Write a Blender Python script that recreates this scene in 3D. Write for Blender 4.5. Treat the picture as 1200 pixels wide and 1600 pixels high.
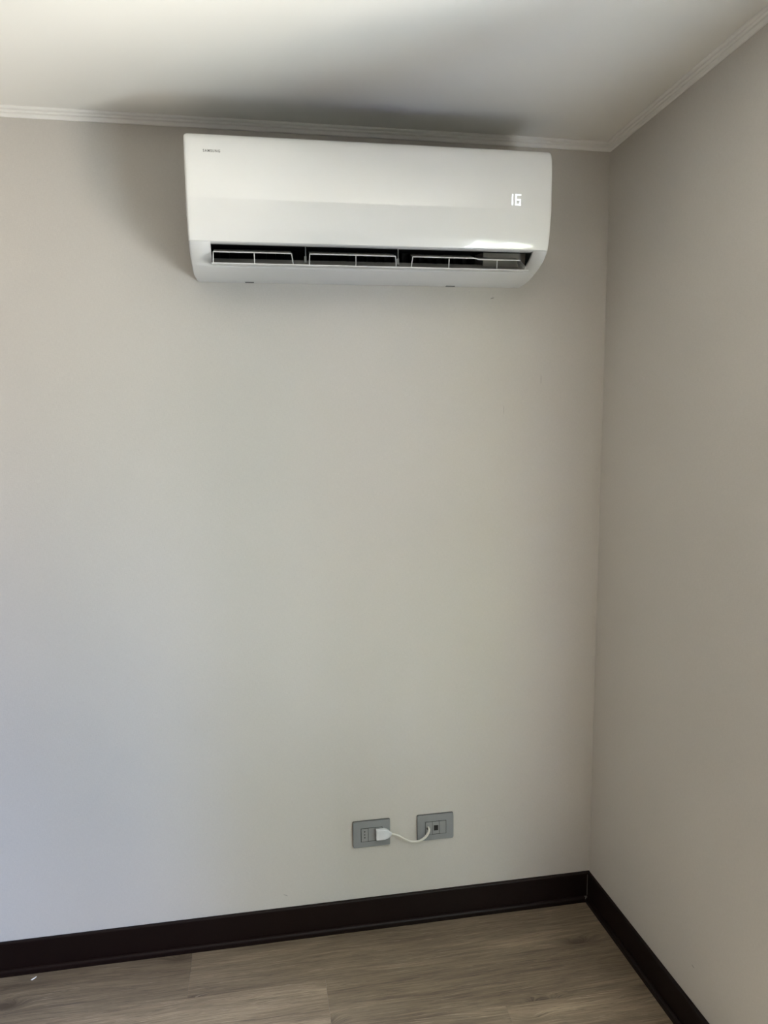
import bpy, bmesh, math, random
from mathutils import Vector, Euler
random.seed(7)
for o in list(bpy.data.objects):
    bpy.data.objects.remove(o)
scene = bpy.context.scene
COL = scene.collection

# ------------------------------------------------------------------ camera
cam_d = bpy.data.cameras.new('camera')
cam = bpy.data.objects.new('camera', cam_d); COL.objects.link(cam)
cam.location = (-1.074867, -1.992886, 1.554747)
cam.rotation_mode = 'XYZ'
cam.rotation_euler = (1.4438747, 0.0140344, -0.1619127)
FPX = 1059.557
cam_d.sensor_fit = 'VERTICAL'; cam_d.sensor_height = 36.0; cam_d.sensor_width = 27.0
cam_d.lens = 36.0 * FPX / 1600.0
cam_d.shift_x = 29.008 / 1600.0
cam_d.shift_y = 26.471 / 1600.0
cam_d.clip_start = 0.02
scene.camera = cam

# ------------------------------------------------------------------ exposure
vs = scene.view_settings
vs.view_transform = 'Standard'; vs.look = 'None'; vs.gamma = 1.0
vs.exposure = 0.0
vs.use_curve_mapping = False
scene.cycles.max_bounces = 10
scene.cycles.diffuse_bounces = 7
scene.cycles.sample_clamp_indirect = 0.0

# ------------------------------------------------------------------ world: fitted light from outside the window
# light of the unseen surroundings by compass direction and elevation, fitted to the room's shading
ELEV = [-90, -62, -52, -44, -37, -30, -22, -12, 0, 12, 28, 90]            # degrees, bin edges from straight down to straight up
AZIM = [0.5, 0.63, 0.75, 0.92]   # cosine of the angle to -Y, bin edges
RADIANCE = [
    [(119.0, 108.8, 102.6), (91.8, 84.3, 79.0), (48.6, 46.8, 44.7), (24.1, 25.2, 25.5), (30.7, 30.3, 28.3), (46.9, 42.0, 40.3), (43.5, 36.2, 37.0), (26.3, 24.0, 30.0), (18.7, 23.3, 38.7), (36.7, 44.3, 62.4), (77.6, 84.2, 90.8)],
    [(58.4, 55.9, 55.6), (21.3, 25.0, 28.3), (17.7, 22.5, 24.4), (17.7, 19.2, 21.3), (27.1, 24.6, 20.8), (43.5, 36.4, 31.2), (26.2, 23.8, 22.9), (1.5, 6.1, 10.4), (2.6, 8.9, 21.7), (23.9, 26.6, 40.5), (44.2, 47.8, 54.5)],
    [(32.0, 32.2, 32.0), (0.0, 0.0, 0.0), (0.0, 0.0, 0.0), (0.0, 0.0, 0.0), (0.0, 0.0, 0.0), (18.5, 19.8, 20.9), (14.5, 17.4, 20.3), (2.4, 6.3, 5.6), (4.1, 5.4, 6.4), (9.8, 9.4, 10.5), (25.2, 27.6, 30.0)],
    [(31.5, 30.1, 28.5), (3.4, 8.2, 9.8), (0.0, 0.0, 7.7), (0.0, 0.0, 0.0), (0.0, 0.0, 0.0), (18.2, 19.3, 15.7), (15.5, 17.6, 20.8), (0.0, 0.0, 0.0), (0.0, 0.0, 0.0), (0.0, 2.4, 0.3), (23.8, 24.2, 27.0)],
    [(24.2, 29.0, 32.9), (13.5, 18.9, 24.9), (11.9, 13.1, 18.6), (17.3, 16.2, 16.2), (22.2, 21.6, 17.2), (19.7, 23.1, 15.6), (0.0, 0.8, 0.0), (0.0, 0.0, 0.0), (0.0, 1.1, 0.0), (4.5, 7.6, 5.0), (28.5, 28.8, 31.5)],
]
world = bpy.data.worlds.new('daylight'); scene.world = world
world.use_nodes = True
nt = world.node_tree; nt.nodes.clear()
wo = nt.nodes.new('ShaderNodeOutputWorld'); wb = nt.nodes.new('ShaderNodeBackground')
tc = nt.nodes.new('ShaderNodeTexCoord'); sx = nt.nodes.new('ShaderNodeSeparateXYZ')
mr = nt.nodes.new('ShaderNodeMapRange')
nt.links.new(tc.outputs['Generated'], sx.inputs[0]); nt.links.new(sx.outputs['Z'], mr.inputs['Value'])
mr.inputs['From Min'].default_value = -1; mr.inputs['From Max'].default_value = 1
sq = nt.nodes.new('ShaderNodeVectorMath'); sq.operation = 'MULTIPLY'; sq.inputs[1].default_value = (1, 1, 0)
nm = nt.nodes.new('ShaderNodeVectorMath'); nm.operation = 'NORMALIZE'
dt = nt.nodes.new('ShaderNodeVectorMath'); dt.operation = 'DOT_PRODUCT'; dt.inputs[1].default_value = (0, -1, 0)
nt.links.new(tc.outputs['Generated'], sq.inputs[0]); nt.links.new(sq.outputs[0], nm.inputs[0]); nt.links.new(nm.outputs[0], dt.inputs[0])
prev = None
for k, rowc in enumerate(RADIANCE):
    cr = nt.nodes.new('ShaderNodeValToRGB'); nt.links.new(mr.outputs[0], cr.inputs[0])
    zs = [(math.sin(math.radians(a)) + math.sin(math.radians(b))) / 4 + 0.5 for a, b in zip(ELEV, ELEV[1:])]
    while len(cr.color_ramp.elements) < len(zs): cr.color_ramp.elements.new(0.5)
    for e, z, c in zip(cr.color_ramp.elements, zs, rowc): e.position = z
    for e, c in zip(cr.color_ramp.elements, rowc): e.color = (*c, 1)
    if prev is None: prev = cr.outputs[0]; continue
    step = nt.nodes.new('ShaderNodeMapRange'); step.interpolation_type = 'SMOOTHSTEP'
    step.inputs['From Min'].default_value = AZIM[k - 1] - 0.04; step.inputs['From Max'].default_value = AZIM[k - 1] + 0.04
    nt.links.new(dt.outputs['Value'], step.inputs['Value'])
    mx = nt.nodes.new('ShaderNodeMix'); mx.data_type = 'RGBA'
    nt.links.new(step.outputs[0], mx.inputs[0]); nt.links.new(prev, mx.inputs[6]); nt.links.new(cr.outputs[0], mx.inputs[7])
    prev = mx.outputs[2]
nt.links.new(prev, wb.inputs[0]); wb.inputs[1].default_value = 1.0
nt.links.new(wb.outputs[0], wo.inputs[0])

# the window opening in the right wall (world light enters here)
WY0, WY1, WZ0, WZ1 = -0.86, -1.75, 0.04, 2.10
BLOCK_Z = 1.68
pd = bpy.data.lights.new('window_portal', 'AREA'); pd.shape = 'RECTANGLE'
pd.size = abs(WY1 - WY0); pd.size_y = WZ1 - WZ0; pd.energy = 1
pd.cycles.is_portal = True
po = bpy.data.objects.new('window_portal', pd); COL.objects.link(po)
po.location = (0.075, (WY0 + WY1) / 2, (WZ0 + WZ1) / 2)
po.rotation_euler = (math.radians(90), 0, math.radians(90))   # local -Z looks into the room (-X)

# ------------------------------------------------------------------ node helpers
def mat(name, color=(0.8, 0.8, 0.8), rough=0.5, metal=0.0, spec=0.5, coat=0.0):
    m = bpy.data.materials.new(name); m.use_nodes = True
    b = m.node_tree.nodes['Principled BSDF']
    b.inputs['Base Color'].default_value = (*color, 1)
    b.inputs['Roughness'].default_value = rough
    b.inputs['Metallic'].default_value = metal
    b.inputs['Specular IOR Level'].default_value = spec
    b.inputs['Coat Weight'].default_value = coat
    b.inputs['Coat Roughness'].default_value = 0.03
    return m
def N(m, t, **kw):
    n = m.node_tree.nodes.new(t)
    for k, v in kw.items(): setattr(n, k, v)
    return n
def L(m, a, b): m.node_tree.links.new(a, b)
def bsdf(m): return m.node_tree.nodes['Principled BSDF']
def mth(m, op, a, b=None, c=None):
    n = N(m, 'ShaderNodeMath', operation=op)
    for i, v in enumerate((a, b, c)):
        if v is None: continue
        if isinstance(v, (int, float)): n.inputs[i].default_value = v
        else: L(m, v, n.inputs[i])
    return n.outputs[0]
def mixc(m, fac, a, b, blend='MIX'):
    n = N(m, 'ShaderNodeMix', data_type='RGBA', blend_type=blend)
    for i, v in ((0, fac), (6, a), (7, b)):
        if isinstance(v, (int, float)): n.inputs[i].default_value = v
        elif isinstance(v, tuple): n.inputs[i].default_value = (*v, 1)
        else: L(m, v, n.inputs[i])
    return n.outputs[2]
def bump(m, h, strength=0.1, dist=0.001):
    n = N(m, 'ShaderNodeBump'); n.inputs['Strength'].default_value = strength
    n.inputs['Distance'].default_value = dist
    L(m, h, n.inputs['Height']); L(m, n.outputs[0], bsdf(m).inputs['Normal'])

# ------------------------------------------------------------------ materials
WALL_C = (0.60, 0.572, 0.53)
def wallpaper():
    """fine woven wallpaper, faint vertical and horizontal threads"""
    m = mat('woven_wallpaper', WALL_C, 0.75, spec=0.25)
    t = N(m, 'ShaderNodeTexCoord')
    def streak(sc):
        mp = N(m, 'ShaderNodeMapping'); mp.inputs['Scale'].default_value = sc
        L(m, t.outputs['Object'], mp.inputs[0])
        n = N(m, 'ShaderNodeTexNoise'); n.inputs['Scale'].default_value = 1
        n.inputs['Detail'].default_value = 2
        L(m, mp.outputs[0], n.inputs['Vector']); return n.outputs[0]
    h = streak((110, 110, 700)); v = streak((700, 700, 90))
    mp = N(m, 'ShaderNodeMapping'); mp.inputs['Scale'].default_value = (2.1, 2.1, 1.3)
    L(m, t.outputs['Object'], mp.inputs[0])
    big = N(m, 'ShaderNodeTexNoise'); big.inputs['Scale'].default_value = 1; big.inputs['Detail'].default_value = 3
    L(m, mp.outputs[0], big.inputs['Vector'])
    s = mth(m, 'ADD', mth(m, 'ADD', h, v), -1.0)
    f = mth(m, 'ADD', mth(m, 'MULTIPLY', s, 0.11), 1.0)
    f = mth(m, 'MULTIPLY', f, mth(m, 'MULTIPLY_ADD', big.outputs[0], 0.05, 0.975))
    c = N(m, 'ShaderNodeCombineColor'); 
    vm = N(m, 'ShaderNodeVectorMath', operation='SCALE'); vm.inputs[0].default_value = WALL_C
    L(m, f, vm.inputs['Scale']); L(m, vm.outputs[0], bsdf(m).inputs['Base Color'])
    m.node_tree.nodes.remove(c)
    bump(m, s, 0.35, 0.0006)
    return m
def ceiling_paint():
    m = mat('ceiling_paint', (0.80, 0.785, 0.745), 0.8, spec=0.2)
    t = N(m, 'ShaderNodeTexCoord'); n = N(m, 'ShaderNodeTexNoise')
    n.inputs['Scale'].default_value = 260; n.inputs['Detail'].default_value = 3
    L(m, t.outputs['Object'], n.inputs['Vector']); bump(m, n.outputs[0], 0.15, 0.0006)
    return m
def wood_floor():
    m = mat('oak_laminate', (0.2, 0.17, 0.14), 0.42, spec=0.4)
    at = N(m, 'ShaderNodeAttribute', attribute_name='plank_shift')
    t = N(m, 'ShaderNodeTexCoord')
    ad = N(m, 'ShaderNodeVectorMath', operation='ADD')
    L(m, t.outputs['Object'], ad.inputs[0]); L(m, at.outputs['Vector'], ad.inputs[1])
    def noise(sc, detail=4, rough=0.55, dist=0.0, vec=None):
        mp = N(m, 'ShaderNodeMapping'); mp.inputs['Scale'].default_value = sc
        L(m, vec or ad.outputs[0], mp.inputs[0])
        n = N(m, 'ShaderNodeTexNoise'); n.inputs['Scale'].default_value = 1
        n.inputs['Detail'].default_value = detail; n.inputs['Roughness'].default_value = rough
        n.inputs['Distortion'].default_value = dist
        L(m, mp.outputs[0], n.inputs['Vector']); return n.outputs[0]
    # knots: sparse voronoi cells that bend the grain round them
    mpk = N(m, 'ShaderNodeMapping'); mpk.inputs['Scale'].default_value = (3.2, 9.0, 1)
    L(m, ad.outputs[0], mpk.inputs[0])
    vo = N(m, 'ShaderNodeTexVoronoi'); vo.inputs['Scale'].default_value = 1; vo.inputs['Randomness'].default_value = 1
    L(m, mpk.outputs[0], vo.inputs['Vector'])
    sp = N(m, 'ShaderNodeSeparateColor'); L(m, vo.outputs['Color'], sp.inputs[0])
    has = mth(m, 'GREATER_THAN', sp.outputs[0], 0.45)
    kn = mth(m, 'MULTIPLY', has, mth(m, 'POWER', mth(m, 'MAXIMUM', mth(m, 'SUBTRACT', 1.0, mth(m, 'MULTIPLY', vo.outputs['Distance'], 3.2)), 0.0), 2.0))
    warp = noise((1.6, 5.0, 1), 2)
    sxyz = N(m, 'ShaderNodeSeparateXYZ'); L(m, ad.outputs[0], sxyz.inputs[0])
    yy = mth(m, 'ADD', sxyz.outputs[1], mth(m, 'MULTIPLY', mth(m, 'ADD', warp, mth(m, 'MULTIPLY', kn, 0.9)), 0.05))
    cx = N(m, 'ShaderNodeCombineXYZ'); L(m, sxyz.outputs[0], cx.inputs[0]); L(m, yy, cx.inputs[1]); L(m, sxyz.outputs[2], cx.inputs[2])
    fine = noise((7, 330, 1), 5, 0.65, 0.2, cx.outputs[0])
    mid = noise((3.0, 70, 1), 5, 0.6, 0.5, cx.outputs[0])
    broad = noise((1.5, 11, 1), 3, 0.5, 0.6, cx.outputs[0])
    g = mth(m, 'ADD', mth(m, 'ADD', mth(m, 'MULTIPLY', fine, 0.42), mth(m, 'MULTIPLY', mid, 0.33)), mth(m, 'MULTIPLY', broad, 0.25))
    r = N(m, 'ShaderNodeValToRGB'); L(m, g, r.inputs[0]); e = r.color_ramp.elements
    e[0].position = 0.33; e[0].color = (0.074, 0.052, 0.034, 1)
    e[1].position = 0.67; e[1].color = (0.365, 0.287, 0.195, 1)
    x = e.new(0.46); x.color = (0.160, 0.121, 0.082, 1)
    x = e.new(0.56); x.color = (0.230, 0.179, 0.122, 1)
    # thin dark pores and lighter fibres
    pore = noise((16, 520, 1), 3, 0.6, 0.0, cx.outputs[0])
    pm = mth(m, 'GREATER_THAN', pore, 0.60)
    c = mixc(m, mth(m, 'MULTIPLY', pm, 0.5), r.outputs[0], (0.060, 0.044, 0.032))
    lf = mth(m, 'GREATER_THAN', noise((9, 420, 1), 3, 0.6, 0.0, cx.outputs[0]), 0.65)
    c = mixc(m, mth(m, 'MULTIPLY', lf, 0.45), c, (0.42, 0.35, 0.27))
    c = mixc(m, mth(m, 'MINIMUM', mth(m, 'MULTIPLY', kn, 1.3), 0.75), c, (0.042, 0.029, 0.020))
    tone = N(m, 'ShaderNodeAttribute', attribute_name='plank_tone')
    vm = N(m, 'ShaderNodeVectorMath', operation='SCALE'); L(m, c, vm.inputs[0]); L(m, tone.outputs['Fac'], vm.inputs['Scale'])
    L(m, vm.outputs[0], bsdf(m).inputs['Base Color'])
    bump(m, mth(m, 'ADD', fine, pm), 0.12, 0.0005)
    return m
def brushed(name, c, rough, amp=0.08):
    m = mat(name, c, rough, spec=0.5)
    t = N(m, 'ShaderNodeTexCoord'); n = N(m, 'ShaderNodeTexNoise'); n.inputs['Scale'].default_value = 300
    L(m, t.outputs['Object'], n.inputs['Vector'])
    vm = N(m, 'ShaderNodeVectorMath', operation='SCALE'); vm.inputs[0].default_value = c
    L(m, mth(m, 'MULTIPLY_ADD', n.outputs[0], amp, 1 - amp / 2), vm.inputs['Scale'])
    L(m, vm.outputs[0], bsdf(m).inputs['Base Color'])
    return m
M = dict(
    wall=wallpaper(), ceil=ceiling_paint(), floor=wood_floor(),
    crown=brushed('crown_paint', (0.88, 0.87, 0.835), 0.6, 0.03),
    base=brushed('dark_brown_lacquer', (0.0080, 0.0030, 0.0024), 0.50, 0.2),
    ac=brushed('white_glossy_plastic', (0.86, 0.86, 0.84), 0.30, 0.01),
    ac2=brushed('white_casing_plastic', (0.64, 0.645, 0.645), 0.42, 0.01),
    inner=brushed('inner_grey_plastic', (0.42, 0.42, 0.40), 0.5, 0.03),
    black=brushed('black_duct_plastic', (0.012, 0.012, 0.013), 0.5, 0.1),
    beige=brushed('inner_duct_wall', (0.36, 0.34, 0.31), 0.5, 0.05),
    logo=brushed('grey_print', (0.16, 0.16, 0.155), 0.5, 0.05),
    plate=brushed('silver_grey_plate', (0.25, 0.262, 0.272), 0.42, 0.04),
    module=brushed('light_grey_module', (0.275, 0.282, 0.285), 0.45, 0.04),
    hole=brushed('dark_hole', (0.008, 0.008, 0.008), 0.6, 0.05),
    plug=brushed('white_plug_plastic', (0.72, 0.73, 0.76), 0.4, 0.02),
    cable=brushed('ivory_cable_sheath', (0.70, 0.685, 0.62), 0.45, 0.02),
    white=brushed('window_frame_white', (0.75, 0.75, 0.74), 0.4, 0.02),
    edge=brushed('plate_shadow_rim', (0.07, 0.07, 0.07), 0.6, 0.05),
    bounce_damp=brushed('bounce_damping_taupe', (0.20, 0.187, 0.170), 0.7, 0.04),  # unseen walls toned down to cut bounce light and keep shadows deep
    grille=brushed('dark_intake_grille', (0.08, 0.08, 0.08), 0.6, 0.1),
    dust=brushed('grey_caulk', (0.16, 0.15, 0.14), 0.8, 0.3),
    chip=brushed('paint_chip_white', (0.85, 0.83, 0.80), 0.6, 0.03),
    mark=brushed('grey_scuff', (0.33, 0.32, 0.295), 0.8, 0.1),
    latch=brushed('grey_latch_plastic', (0.14, 0.14, 0.14), 0.5, 0.03),
)
bsdf(M['base']).inputs['Specular IOR Level'].default_value = 0.22
b = bsdf(M['ac']); b.inputs['Coat Weight'].default_value = 1.0; b.inputs['Coat Roughness'].default_value = 0.02
M['led'] = mat('lit_white_digits', (0.9, 0.95, 1.0), 0.5)
bsdf(M['led']).inputs['Emission Color'].default_value = (0.86, 0.95, 1.0, 1)
bsdf(M['led']).inputs['Emission Strength'].default_value = 1.0
g = bpy.data.materials.new('window_glass'); g.use_nodes = True; M['glass'] = g
g.node_tree.nodes.clear()
_o = N(g, 'ShaderNodeOutputMaterial'); _m = N(g, 'ShaderNodeMixShader'); _t = N(g, 'ShaderNodeBsdfTransparent')
_g = N(g, 'ShaderNodeBsdfGlossy'); _w = N(g, 'ShaderNodeLayerWeight'); _f = mth(g, 'MULTIPLY_ADD', mth(g, 'POWER', _w.outputs['Facing'], 5.0), 0.7, 0.04); _g.inputs['Roughness'].default_value = 0.0
_t.inputs[0].default_value = (0.95, 0.97, 0.96, 1)
L(g, _f, _m.inputs[0]); L(g, _t.outputs[0], _m.inputs[1]); L(g, _g.outputs[0], _m.inputs[2]); L(g, _m.outputs[0], _o.inputs[0])

# ------------------------------------------------------------------ mesh helpers
def obj(name, bm, m, parent=None, smooth=False, bevel=0.0, seg=2, recalc=True):
    if recalc: bmesh.ops.recalc_face_normals(bm, faces=bm.faces)
    me = bpy.data.meshes.new(name); bm.to_mesh(me); bm.free()
    o = bpy.data.objects.new(name, me); COL.objects.link(o)
    me.materials.append(m)
    if smooth:
        for p in me.polygons: p.use_smooth = True
    if bevel:
        md = o.modifiers.new('bevel', 'BEVEL'); md.width = bevel; md.segments = seg
        md.limit_method = 'ANGLE'; md.angle_limit = math.radians(35); md.harden_normals = False
    if parent: o.parent = parent; o.matrix_parent_inverse = parent.matrix_world.inverted()
    return o
def struct(name, bm, m, parent=None, **kw):
    o = obj(name, bm, m, parent, **kw)
    if parent is None: o['kind'] = 'structure'
    return o
def box(bm, x0, x1, y0, y1, z0, z1):
    x0, x1 = sorted((x0, x1)); y0, y1 = sorted((y0, y1)); z0, z1 = sorted((z0, z1))
    v = [bm.verts.new(p) for p in ((x0,y0,z0),(x1,y0,z0),(x1,y1,z0),(x0,y1,z0),(x0,y0,z1),(x1,y0,z1),(x1,y1,z1),(x0,y1,z1))]
    for f in ((0,3,2,1),(4,5,6,7),(0,1,5,4),(1,2,6,5),(2,3,7,6),(3,0,4,7)): bm.faces.new([v[i] for i in f])
def BM(): return bmesh.new()
def thing(name, label, cat, loc, group=None):
    o = bpy.data.objects.new(name, None); COL.objects.link(o); o.location = loc
    o.empty_display_size = 0.05
    o['label'] = label; o['category'] = cat
    if group: o['group'] = group
    bpy.context.view_layer.update()
    return o
def sweep(bm, prof, a, b_, mapf):
    """sweep a closed 2D profile between stations a and b_ ; mapf(u, v, s, end) gives the point"""
    rings = []
    for s, e in ((a, 0), (b_, 1)):
        rings.append([bm.verts.new(mapf(u, v, s, e)) for u, v in prof])
    n = len(prof)
    for i in range(n):
        j = (i + 1) % n
        bm.faces.new([rings[0][i], rings[0][j], rings[1][j], rings[1][i]])
    bm.faces.new(rings[0][::-1]); bm.faces.new(rings[1])
def arc(cy, cz, r, a0, a1, n):
    return [(cy + r * math.cos(math.radians(a0 + (a1 - a0) * i / n)), cz + r * math.sin(math.radians(a0 + (a1 - a0) * i / n))) for i in range(n + 1)]

# ------------------------------------------------------------------ room shell
XL, YB, ZC = -4.4, -3.9, 2.421
TW = 0.08
bm = BM(); box(bm, XL - TW, 0 + TW, 0, TW, -0.1, ZC + 0.1); struct('wall_back', bm, M['wall'])
bm = BM()
box(bm, 0, TW, YB, WY1, -0.1, ZC + 0.1); box(bm, 0, TW, WY0, 0, -0.1, ZC + 0.1)
box(bm, 0, TW, WY1, WY0, -0.1, WZ0); box(bm, 0, TW, WY1, WY0, WZ1, ZC + 0.1)
struct('wall_right', bm, M['wall'])
bm = BM(); box(bm, XL - TW, XL, YB, 0, -0.1, ZC + 0.1); struct('wall_left', bm, M['bounce_damp'])
bm = BM(); box(bm, XL - TW, TW, YB - TW, YB, -0.1, ZC + 0.1); struct('wall_front', bm, M['bounce_damp'])
bm = BM(); box(bm, XL - TW, TW, YB - TW, TW, ZC, ZC + 0.12); struct('ceiling', bm, M['ceil'])

# floor: laminate planks laid parallel to the back wall
bm = BM()
sh = bm.verts.layers.float_vector.new('plank_shift'); tn = bm.verts.layers.float.new('plank_tone')
PW, PL = 0.1815, 1.38
JOINT = {0: -1.315, 1: -0.922, 2: -0.440}
row = 0; y1 = -0.012
while y1 > YB:
    y0 = (-0.1945 - PW * row) if row else -0.1945
    jx = JOINT.get(row, -random.random() * PL)
    x = jx - PL * 5
    while x < TW:
        xa, xb = max(x, XL), min(x + PL, 0.0)
        if xb - xa > 0.01:
            k = len(bm.verts); g_ = 0.0002
            box(bm, xa + g_, xb - g_, max(y0, YB) + g_, y1 - g_ if row else 0.0, -0.012, 0.0)
            bm.verts.ensure_lookup_table()
            s = (random.random() * 20, random.random() * 20, random.random() * 5)
            t_ = {(0, 0): 0.86}.get((row, 0), 0.90 + 0.2 * random.random())
            if row == 0: t_ = 0.84 if xa < -1.4 else 0.92
            if row == 1: t_ = 1.16 if xa < -1.0 else 0.90
            if row == 2: t_ = 0.93 if xa < -0.6 else 1.15
            for v in bm.verts[k:]: v[sh] = s; v[tn] = t_
        x += PL
    y1 = y0; row += 1
struct('floor', bm, M['floor'])
bm = BM(); box(bm, XL - TW, TW, YB - TW, TW, -0.06, -0.0125); obj('underlay', bm, M['hole'], bpy.data.objects['floor'])

# crown moulding, a small stepped cove
CP = [(0, 0), (0.0040, 0.0), (0.0052, 0.0010), (0.0066, 0.0064), (0.0072, 0.0078), (0.0052, 0.0088), (0.0056, 0.0098), (0.0105, 0.0102), (0.0122, 0.0116),
      (0.0130, 0.0136), (0.0108, 0.0146), (0.0112, 0.0156), (0.0160, 0.0158), (0.0185, 0.0168), (0.0200, 0.0184), (0.0204, 0.0210), (0, 0.0210)]
def crown(name, fmap, a, b_):
    bm = BM(); sweep(bm, CP, a, b_, fmap); struct(name, bm, M['crown'])
crown('trim_1', lambda u, v, s, e: (s - u if e else s + u, -u, 2.400 + v), XL, 0)
crown('trim_2', lambda u, v, s, e: (-u, s - u if e == 0 else s + u, 2.400 + v), 0, YB)
crown('trim_3', lambda u, v, s, e: (XL + u, s - u if e == 0 else s + u, 2.400 + v), 0, YB)
crown('trim_4', lambda u, v, s, e: (s - u if e else s + u, YB + u, 2.400 + v), XL, 0)

# baseboard: flat board with eased top + quarter-round shoe at the floor
BT = 0.0100; HB = 0.101
BP = [(0, 0.0), (0, HB)] + [(BT - 0.0050 + 0.0050 * math.sin(math.radians(a)), HB - 0.0050 + 0.0050 * math.cos(math.radians(a))) for a in (0, 18, 36, 54, 72, 90)] + [(BT, 0.0)]
SP = [(0, 0.0), (0, 0.018), (BT + 0.0008, 0.018)] + [(BT + 0.0010 + 0.0088 * math.sin(math.radians(a)), 0.0095 + 0.0085 * math.cos(math.radians(a))) for a in (15, 30, 45, 60, 75, 90)] + [(0.0198, 0.0)]
def baseboard(name, fmap, a, b_):
    bm = BM(); sweep(bm, BP, a, b_, fmap); r = struct(name, bm, M['base'])
    bm = BM(); sweep(bm, SP, a, b_, fmap); obj('shoe_moulding', bm, M['base'], r)
    return r
bb = baseboard('baseboard_back', lambda u, v, s, e: (s - u if e else s + u, -u, v), XL, 0)
baseboard('baseboard_right', lambda u, v, s, e: (-u, s - u if e == 0 else s + u, v), 0, YB)
baseboard('baseboard_left', lambda u, v, s, e: (XL + u, s - u if e == 0 else s + u, v), 0, YB)
baseboard('baseboard_front', lambda u, v, s, e: (s - u if e else s + u, YB + u, v), XL, 0)
# dusty caulk in the mitred corner
bm = BM()
c0 = -BT
pts = [(c0 + 0.0006, c0 - 0.0018), (c0 - 0.0018, c0 + 0.0006), (c0 + 0.0014, c0 + 0.0014)]
lo = [bm.verts.new((x, y, 0.018)) for x, y in pts]; hi = [bm.verts.new((x, y, 0.094)) for x, y in pts]
for i in range(3): bm.faces.new([lo[i], lo[(i+1)%3], hi[(i+1)%3], hi[i]])
bm.faces.new(lo[::-1]); bm.faces.new(hi)
o = obj('caulk_line', bm, M['dust'], bb); o['label'] = 'grey dusty caulk line'

bm = BM()
v = [bm.verts.new(p) for p in ((-0.0122, -0.0122, 0.0182), (-0.0230, -0.0118, 0.0178), (-0.0205, -0.0170, 0.0150), (-0.0215, -0.0200, 0.0120), (-0.0192, -0.0205, 0.0110), (-0.0170, -0.0200, 0.0145), (-0.0130, -0.0200, 0.0178))]
f = bm.faces.new(v); bmesh.ops.solidify(bm, geom=[f], thickness=0.0006)
o = obj('dust_smear', bm, M['dust'], bb); o['label'] = 'grey dust caught in the corner'

# window in the right wall (outside the frame; lights the room and shows in the glossy front of the unit)
fw = 0.030
bm = BM()
for a in ((WY0, WY0 - fw, WZ0, WZ1), (WY1 + fw, WY1, WZ0, WZ1)): box(bm, 0.005, 0.055, a[0], a[1], a[2], a[3])
for z in (WZ0, WZ1 - fw): box(bm, 0.005, 0.055, WY0 - fw, WY1 + fw, z, z + fw)
win = struct('window_1', bm, M['white'], bevel=0.004)
mid = (WY0 + WY1) / 2
for k, (ya, yb, xx) in enumerate(((WY0 - fw, mid - 0.02, 0.008), (mid + 0.02, WY1 + fw, 0.032))):
    bm = BM(); w = 0.035
    za, zb = WZ0 + fw, WZ1 - fw
    box(bm, xx, xx + 0.020, ya, ya - w, za, zb); box(bm, xx, xx + 0.020, yb + w, yb, za, zb)
    box(bm, xx, xx + 0.020, ya - w, yb + w, za, za + w); box(bm, xx, xx + 0.020, ya - w, yb + w, zb - w, zb)
    sash = obj('sash', bm, M['white'], win, bevel=0.003)
    bm = BM(); box(bm, xx + 0.008, xx + 0.012, ya - w, yb + w, za + w, zb - w)
    obj('pane', bm, M['glass'], sash)
# slats added over the top of the window to keep light off the ceiling
bm = BM()
z = WZ1
while z > BLOCK_Z:
    box(bm, 0.060, 0.070, WY0, WY1, z - 0.0375, z); z -= 0.040
obj('light_block_slats', bm, M['white'], win, bevel=0.003)

# ------------------------------------------------------------------ air conditioner
AX0, AX1 = -1.2175, -0.2735
# front profile (z descending): y as function of z, read off the silhouette
PROF = [(2.3160, -0.0000), (2.3160, -0.1740), (2.3150, -0.1850), (2.3118, -0.1925), (2.3070, -0.1975), (2.2990, -0.2015), (2.2860, -0.2040), (2.2660, -0.2052), (2.2300, -0.2056),
        (2.1900, -0.2053), (2.1680, -0.2054), (2.1600, -0.2053), (2.1560, -0.2049), (2.1480, -0.2038), (2.1330, -0.2018), (2.1170, -0.1996), (2.1016, -0.1974), (2.0862, -0.1946), (2.0760, -0.1915),
        (2.0640, -0.1868), (2.0533, -0.1779), (2.0430, -0.1655), (2.0329, -0.1454), (2.0237, -0.1199), (2.0150, -0.0889), (2.0092, -0.0618), (2.0040, -0.0350), (2.0015, -0.0120), (2.0010, 0.0)]
def cr_spline(P, n=4):
    out = []
    for i in range(len(P) - 1):
        p0, p1, p2, p3 = P[max(i-1,0)], P[i], P[i+1], P[min(i+2,len(P)-1)]
        for k in range(n):
            t = k / n
            out.append(tuple(0.5*((2*p1[j])+(-p0[j]+p2[j])*t+(2*p0[j]-5*p1[j]+4*p2[j]-p3[j])*t*t+(-p0[j]+3*p1[j]-3*p2[j]+p3[j])*t**3) for j in (0,1)))
    out.append(P[-1]); return out
ZS = 2.0620   # seam between front panel and lower casing
front = [p for p in PROF if p[0] > ZS]                       # panel: from the top back down to the seam
front = cr_spline(front[1:] + [(ZS, -0.1855)], 3)
low = cr_spline([(ZS - 0.0008, -0.1850)] + [p for p in PROF if p[0] < ZS - 0.001], 3)
ac = thing('air_conditioner', 'white wall-mounted split air conditioner with its louvers open high on the wall', 'air conditioner', ((AX0 + AX1) / 2, 0, 2.001))

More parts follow.
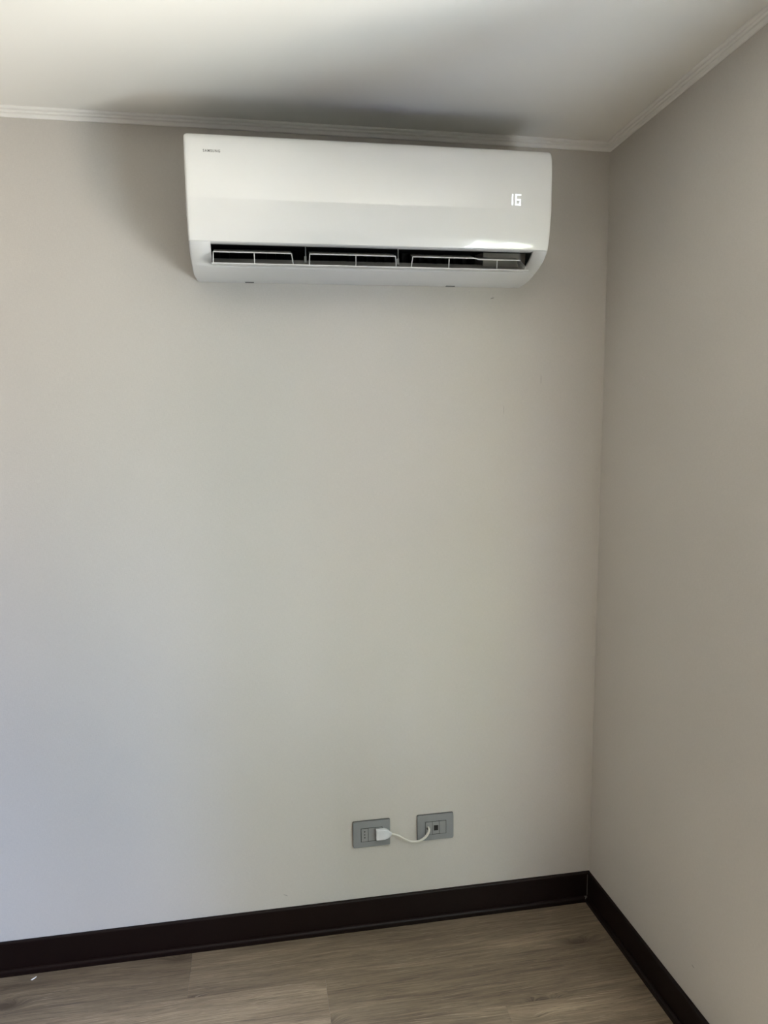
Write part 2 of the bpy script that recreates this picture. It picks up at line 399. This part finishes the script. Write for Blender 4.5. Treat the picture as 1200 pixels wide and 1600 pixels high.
# front panel: curved sheet with rolled edges and rounded top corners
def y_at(z):
    for (za, ya), (zb, yb) in zip(front, front[1:]):
        if zb <= z <= za and za > zb: return ya + (yb - ya) * (z - za) / (zb - za)
    return front[-1][1] if z < front[-1][0] else front[0][1]
bm = BM()
R_E = 0.005; R_C = 0.013
offs = [(R_E * (1 - math.cos(math.radians(a))), R_E * (1 - math.sin(math.radians(a)))) for a in (0, 22.5, 45, 67.5, 90)]
rows = []
ztop = 2.3160
for (z, y) in front:
    d = ztop - z
    if d < R_C: cin = R_C - math.sqrt(max(R_C**2 - (R_C - d)**2, 0))
    else: cin = 0
    xl, xr = AX0 + cin, AX1 - cin
    r = [bm.verts.new((xl, min(y + 0.020, 0.0), z))]
    r += [bm.verts.new((xl + ox, y + oy, z)) for ox, oy in offs]
    r += [bm.verts.new((xl + 0.012 + (xr - xl - 0.024) * k / 10, y, z)) for k in range(11)]
    r += [bm.verts.new((xr - ox, y + oy, z)) for ox, oy in offs[::-1]]
    r += [bm.verts.new((xr, min(y + 0.020, 0.0), z))]
    rows.append(r)
for a, c in zip(rows, rows[1:]):
    for i in range(len(a) - 1): bm.faces.new([a[i], a[i+1], c[i+1], c[i]])
panel = obj('front_panel', bm, M['ac'], ac, smooth=True)
md = panel.modifiers.new('thick', 'SOLIDIFY'); md.thickness = 0.002; md.offset = 0
# make sure the sheet grows inwards from both orientations (centred is fine at 2 mm)

# casing behind the panel: top, sides and back (inset a little)
bm = BM()
cp = [(0.0, 2.0015), (0.0, 2.3120), (-0.172, 2.3120), (-0.190, 2.304), (-0.2000, 2.285), (-0.2010, 2.18), (-0.1985, 2.125), (-0.190, 2.088), (-0.1815, 2.0640),
      (-0.1700, 2.0640), (-0.05, 2.110), (-0.03, 2.06), (-0.025, 2.0045)]
sweep(bm, cp, AX0 + 0.004, AX1 - 0.004, lambda u, v, s, e: (s, u, v))
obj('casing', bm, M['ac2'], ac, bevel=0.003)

bm = BM(); box(bm, AX0 + 0.03, AX1 - 0.03, -0.165, -0.012, 2.3105, 2.3165); obj('intake_grille', bm, M['grille'], ac)

# closed cheeks at both ends, following the lower curve
inset = [(y * 0.985 + 0.002, z + 0.0022) for z, y in low]
for xa, xb in ((AX0 + 0.0035, AX0 + 0.030), (AX1 - 0.030, AX1 - 0.0035)):
    bm = BM(); sweep(bm, [(0.0, 2.11), (-0.185, 2.11)] + inset[:-1] + [(0.0, 2.0035)], xa, xb, lambda u, v, s, e: (s, u, v))
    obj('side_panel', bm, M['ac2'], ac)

# lower casing with the air outlet cut out of it
OX0, OX1 = -1.1660, -0.3120
OZT, OZB = 2.0625, 2.0208
xs_l = [AX0 + ox for ox, _ in offs]; xs_r = [AX1 - ox for ox, _ in offs][::-1]
yo_l = [oy for _, oy in offs]; yo_r = yo_l[::-1]
xin = [OX0] + [OX0 + (OX1 - OX0) * k / 12 for k in range(1, 12)] + [OX1]
bm = BM(); rows = []
for (z, y) in low:
    # lower corners rounded near the wall
    dz = max(0.0, (2.010 - z)); cin = 0.010 * (dz / 0.010) ** 2 if dz > 0 else 0
    r = [bm.verts.new((AX0 + cin, min(y + 0.02, 0.0), min(z + 0.004, ZS)))]
    r += [bm.verts.new((x + cin, min(y + oy, 0.0), z)) for x, oy in zip(xs_l, yo_l)]
    r += [bm.verts.new((x, y, z)) for x in xin]
    r += [bm.verts.new((x - cin, min(y + oy, 0.0), z)) for x, oy in zip(xs_r, yo_r)]
    r += [bm.verts.new((AX1 - cin, min(y + 0.02, 0.0), min(z + 0.004, ZS)))]
    rows.append(r)
o0 = 1 + len(offs); o1 = o0 + len(xin) - 1
for (za, _), (zb, _), a, c in zip(low, low[1:], rows, rows[1:]):
    for i in range(len(a) - 1):
        zm = (za + zb) / 2
        if OZB < zm < OZT + 0.01 and o0 <= i < o1: continue
        bm.faces.new([a[i], a[i+1], c[i+1], c[i]])
# return lips into the opening
lowv = [(z, y) for z, y in low if OZB - 0.0015 < z]
def strip(pts_a, pts_b):
    A = [bm.verts.new(p) for p in pts_a]; B = [bm.verts.new(p) for p in pts_b]
    for i in range(len(A) - 1): bm.faces.new([A[i], A[i+1], B[i+1], B[i]])
for X in (OX0, OX1):
    strip([(X, y, z) for z, y in lowv], [(X, y + 0.012, z + 0.002) for z, y in lowv])
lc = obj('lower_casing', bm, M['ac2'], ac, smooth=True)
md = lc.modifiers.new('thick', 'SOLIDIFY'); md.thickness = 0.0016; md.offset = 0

# duct inside the outlet
bm = BM()
DB = -0.045
# back wall and ceiling of the duct (open towards the outlet)
dp = [(-0.180, 2.0632), (-0.13, 2.072), (-0.085, 2.082), (-0.055, 2.080), (DB, 2.060), (-0.060, 2.036), (-0.085, 2.024)]
a = [bm.verts.new((OX0 - 0.004, y, z)) for y, z in dp]; c = [bm.verts.new((OX1 + 0.004, y, z)) for y, z in dp]
for i in range(len(dp) - 1): bm.faces.new([a[i], a[i+1], c[i+1], c[i]])
bm.faces.new(a); bm.faces.new(c[::-1])
# remove nothing: end caps close the duct sides
obj('air_duct', bm, M['black'], ac)
bm = BM()
tp = [(-0.108, 2.0400), (-0.122, 2.0225), (-0.112, 2.0185), (-0.098, 2.0300)]
sweep(bm, tp, OX0 + 0.001, OX1 - 0.001, lambda u, v, s, e: (s, u, v))
o = obj('outlet_tray', bm, M['inner'], ac, bevel=0.002); o['label'] = 'grey inner tray behind the louver'
# pale lip along the top of the outlet
bm = BM()
sweep(bm, [(-0.1845, 2.0625), (-0.1790, 2.0592), (-0.1600, 2.0610), (-0.1600, 2.0650), (-0.1800, 2.0650)], OX0, OX1, lambda u, v, s, e: (s, u, v))
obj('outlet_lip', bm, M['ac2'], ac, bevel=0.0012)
# pale block that closes the right end of the duct
bm = BM(); sweep(bm, [(-0.118, 2.070), (-0.113, 2.030), (-0.060, 2.030), (-0.060, 2.078)], -0.437, OX1 + 0.003, lambda u, v, s, e: (s - (0 if e else -0.006) * (1 if u < -0.1 else 0), u, v))
o = obj('duct_end_wall', bm, M['beige'], ac); o['label'] = 'beige inner wall at the right end of the outlet'
# slim mullions between the vanes
for xd in (-0.9225, -0.6725):
    bm = BM(); box(bm, xd - 0.0011, xd + 0.0011, -0.122, -0.119, 2.036, 2.075); box(bm, xd - 0.004, xd + 0.002, -0.124, -0.117, 2.030, 2.046)
    obj('outlet_divider', bm, M['inner'], ac)
# faint dark vertical deflector fins deep in the duct
for k in range(30):
    xf = OX0 + 0.02 + k * 0.0243
    if xf > -0.45: break
    bm = BM(); v = [bm.verts.new(p) for p in ((xf, -0.112, 2.035), (xf, -0.075, 2.033), (xf, -0.070, 2.072), (xf, -0.108, 2.066))]
    r = bm.faces.new(v); bmesh.ops.solidify(bm, geom=[r], thickness=0.0012)
    obj('deflector_fin', bm, M['black'], ac)

# louver: long lower blade, three upper blades, thin posts between them
lou = thing('louver', 'x', 'x', (0, 0, 0)); del lou['label']; del lou['category']
bpy.data.objects.remove(lou)
def blade_profile(y0, z0, y1_, z1_, t):
    dy, dz = y1_ - y0, z1_ - z0; l = math.hypot(dy, dz); ny, nz = -dz / l * t / 2, dy / l * t / 2
    return [(y0 + ny, z0 + nz), (y1_ + ny, z1_ + nz), (y1_ - ny, z1_ - nz), (y0 - ny, z0 - nz)]
bm = BM(); sweep(bm, blade_profile(-0.1665, 2.0108, -0.118, 2.0200, 0.0034), -1.1655, -0.3180, lambda u, v, s, e: (s, u, v))
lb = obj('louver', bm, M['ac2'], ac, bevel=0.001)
def upper(x0, x1, z0=2.0405):
    bm = BM(); sweep(bm, blade_profile(-0.1650, z0, -0.132, z0 + 0.0150, 0.0022), x0, x1, lambda u, v, s, e: (s, u, v))
    return obj('upper_vane', bm, M['inner'], lb, bevel=0.0007)
def rod(bm, p, q, r, n=8):
    p, q = Vector(p), Vector(q); d = (q - p).normalized(); a = d.orthogonal().normalized(); b_ = d.cross(a)
    A = []; B = []
    for i in range(n):
        t = 2 * math.pi * i / n; o = (a * math.cos(t) + b_ * math.sin(t)) * r
        A.append(bm.verts.new(p + o)); B.append(bm.verts.new(q + o))
    for i in range(n): bm.faces.new([A[i], A[(i+1)%n], B[(i+1)%n], B[i]])
    bm.faces.new(A[::-1]); bm.faces.new(B)
def post(xt, zt, xb, zb=2.0125):
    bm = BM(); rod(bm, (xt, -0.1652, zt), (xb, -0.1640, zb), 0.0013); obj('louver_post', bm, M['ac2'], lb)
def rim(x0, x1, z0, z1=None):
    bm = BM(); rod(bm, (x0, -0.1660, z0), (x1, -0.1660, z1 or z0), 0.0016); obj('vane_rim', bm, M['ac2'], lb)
Z1 = 2.0405
for (x0, x1, posts) in ((-1.1598, -0.9625, ((-1.1598, -1.1610), (-1.0575, -1.0570), (-0.9625, -0.9585))),
                        (-0.9153, -0.6890, ((-0.9153, -0.9170), (-0.7948, -0.7948), (-0.6890, -0.6870))),
                        (-0.6422, -0.4711, ((-0.6422, -0.6465), (-0.5423, -0.5437)))):
    upper(x0, x1); rim(x0, x1, Z1)
    for a, c in posts: post(a, Z1, c)
rim(-0.4711, -0.4603, Z1, 2.0378); upper(-0.4603, -0.3443, 2.0375); rim(-0.4603, -0.3443, 2.0378)
post(-0.4080, 2.0378, -0.4090); post(-0.3275, 2.0216, -0.3290)
bm = BM()
v = [bm.verts.new(p) for p in ((-0.3443, -0.1655, 2.0385), (-0.3275, -0.1655, 2.0220), (-0.3290, -0.1655, 2.0118), (-0.3290, -0.125, 2.0190), (-0.3400, -0.130, 2.0500))]
f = bm.faces.new(v); bmesh.ops.solidify(bm, geom=[f], thickness=0.0014)
obj('louver_arm', bm, M['inner'], lb)
# latches under the bottom edge, side clip
for xa, xb in ((-1.0835, -1.0590), (-0.5065, -0.4790)):
    bm = BM(); box(bm, xa, xb, -0.010, -0.002, 1.9990, 2.006); obj('bottom_latch', bm, M['latch'], ac, bevel=0.001)
bm = BM(); box(bm, -1.2205, AX0 + 0.003, -0.19, -0.13, 2.118, 2.151); obj('side_clip', bm, M['ac2'], ac, bevel=0.002)

# brand lettering printed on the panel
def text_mesh(name, s, x0, x1, z0, z1, yf, m, parent):
    cu = bpy.data.curves.new(name, 'FONT'); cu.body = s; cu.size = 1; cu.extrude = 0.0; cu.offset = 0.022; cu.space_character = 1.25
    to = bpy.data.objects.new(name, cu); COL.objects.link(to)
    dg = bpy.context.evaluated_depsgraph_get(); dg.update()
    me = bpy.data.meshes.new_from_object(to.evaluated_get(dg))
    bpy.data.objects.remove(to)
    xs = [v.co.x for v in me.vertices]; ys = [v.co.y for v in me.vertices]
    ax, bx, ay, by = min(xs), max(xs), min(ys), max(ys)
    bm = BM(); bm.from_mesh(me)
    for v in bm.verts:
        X = x0 + (v.co.x - ax) / (bx - ax) * (x1 - x0); Z = z0 + (v.co.y - ay) / (by - ay) * (z1 - z0)
        v.co = (X, yf(Z) - 0.0012, Z)
    return obj(name, bm, m, parent, recalc=False)
text_mesh('brand_lettering', 'SAMSUNG', -1.1725, -1.1315, 2.2655, 2.2722, y_at, M['logo'], ac)['label'] = 'small grey printed lettering'
# lit seven-segment digits
def digit(segs, x0, x1, z0, z1, w):
    zm = (z0 + z1) / 2
    R = dict(a=(x0, x1, z1 - w, z1), d=(x0, x1, z0, z0 + w), g=(x0, x1, zm - w / 2, zm + w / 2), f=(x0, x0 + w, zm, z1), e=(x0, x0 + w, z0, zm),
             b=(x1 - w, x1, zm, z1), c=(x1 - w, x1, z0, zm))
    bm = BM()
    for s in segs:
        xa, xb, za, zb = R[s]; g_ = 0.0004
        if s in 'fe': za += g_; zb -= g_
        if s in 'bc': za += g_; zb -= g_
        sh_ = lambda z: (z - z0) * 0.03
        y = y_at((za + zb) / 2)
        v0 = [(xa + sh_(za), y_at(za) - 0.0016, za), (xb + sh_(za), y_at(za) - 0.0016, za), (xb + sh_(zb), y_at(zb) - 0.0016, zb), (xa + sh_(zb), y_at(zb) - 0.0016, zb)]
        A = [bm.verts.new(p) for p in v0]; B = [bm.verts.new((p[0], p[1] + 0.0008, p[2])) for p in v0]
        bm.faces.new(A); bm.faces.new(B[::-1])
        for i in range(4): bm.faces.new([A[i], B[i], B[(i+1)%4], A[(i+1)%4]])
    o = obj('display_digit', bm, M['led'], ac); o['label'] = 'lit white digit'
digit('bc', -0.3860, -0.3820, 2.1685, 2.1965, 0.0030)
digit('acdefg', -0.3755, -0.3605, 2.1685, 2.1965, 0.0030)

# the unit hangs a few millimetres out of level
def settle(o):
    for ch in o.children:
        if ch.type == 'MESH':
            for v in ch.data.vertices:
                x, z = v.co.x, v.co.z
                K = [(2.0010, 0.0026), (2.0237, 0.0008), (2.0620, -0.0012), (2.2000, -0.0026), (2.3160, -0.0056)]
                if z <= K[0][0]: d = K[0][1]
                elif z >= K[-1][0]: d = K[-1][1]
                else:
                    for (za, da), (zb, db) in zip(K, K[1:]):
                        if za <= z <= zb: d = da + (db - da) * (z - za) / (zb - za); break
                v.co.z = z + d + 0.0037 * (x - (AX0 + AX1) / 2)
        settle(ch)
settle(ac)

# ------------------------------------------------------------------ wall plates
def rounded_plate(bm, x0, x1, z0, z1, y0, y1_, r=0.004, n=4):
    out = []
    for cx, cz, a0 in ((x1 - r, z1 - r, 0), (x0 + r, z1 - r, 90), (x0 + r, z0 + r, 180), (x1 - r, z0 + r, 270)):
        for i in range(n + 1):
            t = math.radians(a0 + 90 * i / n); out.append((cx + r * math.cos(t), cz + r * math.sin(t)))
    A = [bm.verts.new((x, y0, z)) for x, z in out]; B = [bm.verts.new((x, y1_, z)) for x, z in out]
    k = len(out)
    for i in range(k): bm.faces.new([A[i], A[(i+1)%k], B[(i+1)%k], B[i]])
    bm.faces.new(A[::-1]); bm.faces.new(B)
PT = -0.0085
def plate(root, x0, x1, z0, z1, mx0, mw, n, mz0, mz1):
    bm = BM()
    # ring around module opening
    mx1 = mx0 + mw * n
    rounded_plate(bm, x0, x1, z0, z1, 0.0, PT)
    o = obj('cover_plate', bm, M['plate'], root, bevel=0.0009, seg=2)
    bm = BM(); rounded_plate(bm, x0 - 0.0010, x1 + 0.0006, z0 - 0.0004, z1 + 0.0012, 0.0, -0.0030)  # slightly larger dark base that paints the shadow line round the plate
    e = obj('shadow_rim', bm, M['edge'], root); e['label'] = 'dark rim added as the shadow gap behind the plate'
    bm = BM(); box(bm, mx0 - 0.0010, mx1 + 0.0010, PT - 0.0004, PT + 0.004, mz0 - 0.0012, mz1 + 0.0012)
    obj('module_gap', bm, M['hole'], root)
    return mx1
def module(root, x0, x1, z0, z1, name='module', thick=0.0016, tilt=0.0):
    bm = BM(); box(bm, x0 + 0.0005, x1 - 0.0005, PT - thick, PT + 0.003, z0 + 0.0003, z1 - 0.0003)
    return obj(name, bm, M['module'], root, bevel=0.0007)
r1 = thing('power_outlet', 'silver-grey outlet plate with a white plug pushed into its right side', 'power outlet', (-0.7475, 0, 0.279))
mz0, mz1, mw = 0.2998, 0.3430, 0.0225
plate(r1, -0.8070, -0.6885, 0.2800, 0.3648, -0.7820, mw, 3, mz0, mz1)
ml = module(r1, -0.7820, -0.7595, mz0, mz1, 'socket_module')
for z in (0.3332, 0.3229, 0.3133):
    bm = BM(); rod(bm, (-0.7708, PT - 0.0018, z), (-0.7708, PT, z), 0.0020, 12); obj('pin_hole', bm, M['hole'], ml)
module(r1, -0.7595, -0.7370, mz0, mz1, 'blank_module', 0.0012)
module(r1, -0.7370, -0.7145, mz0, mz1, 'socket_module', 0.0016)
r2 = thing('data_outlet', 'silver-grey outlet plate with a square black data jack and a cord going into it', 'outlet', (-0.5385, 0, 0.279))
mzb0, mzb1 = 0.3000, 0.3425
plate(r2, -0.5985, -0.4800, 0.2795, 0.3645, -0.5728, 0.0226, 3, mzb0, mzb1)
mo = module(r2, -0.5728, -0.5502, mzb0, mzb1, 'cord_module')
bm = BM(); rod(bm, (-0.5645, PT - 0.0020, 0.3225), (-0.5645, PT, 0.3225), 0.0052, 16)
obj('cord_hole', bm, M['hole'], mo)
mo = module(r2, -0.5502, -0.5276, mzb0, mzb1, 'jack_module', 0.0010)
bm = BM(); box(bm, -0.5452, -0.5312, PT - 0.0014, PT, 0.3124, 0.3302); obj('data_jack', bm, M['hole'], mo)['label'] = 'square black jack opening'
module(r2, -0.5276, -0.5050, mzb0, mzb1, 'blank_module')

# white flat plug with its cord running to the second plate
pc = thing('power_plug', 'white angled plug with an ivory cord looping to the right-hand plate', 'plug', (-0.722, PT, 0.333))
bm = BM()
# block standing off the plate, tapering to the right where the cord leaves
zc = 0.3235; hh = 0.0168
sec = [(-0.7355, hh, -0.0100, -0.0240), (-0.7180, hh, -0.0100, -0.0240), (-0.7075, hh * 0.98, -0.0100, -0.0240), (-0.7000, hh * 0.86, -0.0105, -0.0238),
       (-0.6930, hh * 0.58, -0.0115, -0.0230), (-0.6885, hh * 0.34, -0.0130, -0.0220), (-0.6850, hh * 0.22, -0.0140, -0.0210)]
rings = []
for x, h, ya, yb in sec:
    zc_ = zc - (0.0012 if x > -0.70 else 0)
    rings.append([bm.verts.new(p) for p in ((x, ya, zc_ - h), (x, ya, zc_ + h), (x, yb, zc_ + h), (x, yb, zc_ - h))])
for a, c in zip(rings, rings[1:]):
    for i in range(4): bm.faces.new([a[i], a[(i+1)%4], c[(i+1)%4], c[i]])
bm.faces.new(rings[0][::-1]); bm.faces.new(rings[-1])
obj('plug_body', bm, M['plug'], pc, bevel=0.0022, seg=3)
def curve_tube(name, pts, rad, m, parent):
    n = 10; P = []
    V = [Vector(p) for p in pts]
    for i in range(len(V) - 1):
        p0, p1, p2, p3 = V[max(i-1,0)], V[i], V[i+1], V[min(i+2,len(V)-1)]
        for k in range(6):
            t = k / 6
            P.append((0.5*((2*p1)+(-p0+p2)*t+(2*p0-5*p1+4*p2-p3)*t*t+(-p0+3*p1-3*p2+p3)*t**3), rad[i]*(1-t)+rad[i+1]*t))
    P.append((V[-1], rad[-1]))
    bm = BM(); prev = None; up = Vector((0, 1, 0))
    first = last = None
    for i, (p, r) in enumerate(P):
        d = (P[min(i+1, len(P)-1)][0] - P[max(i-1, 0)][0]).normalized()
        a = (up - d * up.dot(d)).normalized(); up = a; b_ = d.cross(a)
        ring = [bm.verts.new(p + (a * math.cos(2*math.pi*k/n) + b_ * math.sin(2*math.pi*k/n)) * r) for k in range(n)]
        if prev:
            for k in range(n): bm.faces.new([prev[k], prev[(k+1)%n], ring[(k+1)%n], ring[k]])
        else: first = ring
        prev = ring
    bm.faces.new(first[::-1]); bm.faces.new(prev)
    return obj(name, bm, m, parent, smooth=True)
curve_tube('cord', [(-0.6890, -0.0175, 0.3220), (-0.6830, -0.0175, 0.3203), (-0.6650, -0.0180, 0.3140), (-0.6430, -0.0180, 0.2985), (-0.6220, -0.0180, 0.2880), (-0.5975, -0.0190, 0.2878),
                    (-0.5790, -0.0215, 0.2985), (-0.5680, -0.0240, 0.3140), (-0.5640, -0.0205, 0.3240), (-0.5640, -0.0130, 0.3260), (-0.5640, -0.0060, 0.3250)],
           [0.0034, 0.0028, 0.0028, 0.0030, 0.0032, 0.0036, 0.0038, 0.0036, 0.0032, 0.0030, 0.0030], M['cable'], pc)

# papered-over patch to the right of the plates
bm = BM()
for xa, xb in ((-0.4045, -0.3690), (-0.3680, -0.3125)):
    box(bm, xa, xb, -0.0007, 0.001, 0.3010, 0.3330 + (0.001 if xa > -0.38 else 0))
o = obj('wall_patch', bm, M['wall'], None)
o['label'] = 'faint rectangular patch papered over on the wall right of the grey plates'; o['category'] = 'patch'
# scuffs on the wallpaper
def scuff(name, p, d, L_, w, axis='y'):
    bm = BM(); p = Vector(p); d = Vector(d).normalized()
    nrm = Vector((0, -1, 0)) if axis == 'y' else Vector((-1, 0, 0)); s = d.cross(nrm)
    pts = []
    for t, ww in ((-0.5, 0.15), (-0.2, 0.9), (0.1, 1.0), (0.5, 0.1)):
        pts.append((p + d * L_ * t, ww * w / 2))
    A = [bm.verts.new(q + s * h + nrm * 0.0004) for q, h in pts] + [bm.verts.new(q - s * h + nrm * 0.0004) for q, h in pts[::-1]]
    f = bm.faces.new(A); bmesh.ops.solidify(bm, geom=[f], thickness=0.0003)
    return obj(name, bm, M['mark'], bpy.data.objects['wall_back'] if axis == 'y' else bpy.data.objects['wall_right'])
for a in (((-0.362, 0, 1.9736), (1, 0, 0.3), 0.013, 0.0035), ((-0.205, 0, 1.738), (0, 0, 1), 0.030, 0.0014), ((-0.3227, 0, 1.6477), (0, 0, 1), 0.032, 0.0012),
          ((-1.0240, 0, 0.1420), (1, 0, -0.55), 0.017, 0.0022)):
    scuff('scuff_mark', *a)
scuff('scuff_mark', (0, -0.551, 0.199), (0, 1, 0.1), 0.012, 0.003, 'x')

# paint chip on the floor by the left end of the baseboard
bm = BM()
vs_ = [bm.verts.new(p) for p in ((-1.776, -0.0440, 0.0), (-1.770, -0.0385, 0.0), (-1.7630, -0.0335, 0.0), (-1.7655, -0.0380, 0.0), (-1.7715, -0.0450, 0.0))]
f = bm.faces.new(vs_); r = bmesh.ops.extrude_face_region(bm, geom=[f])
for v in r['geom']:
    if isinstance(v, bmesh.types.BMVert): v.co.z += 0.0015
o = obj('paint_chip', bm, M['chip']); o['label'] = 'tiny white chip lying on the floor near the left end of the dark baseboard'; o['category'] = 'chip'
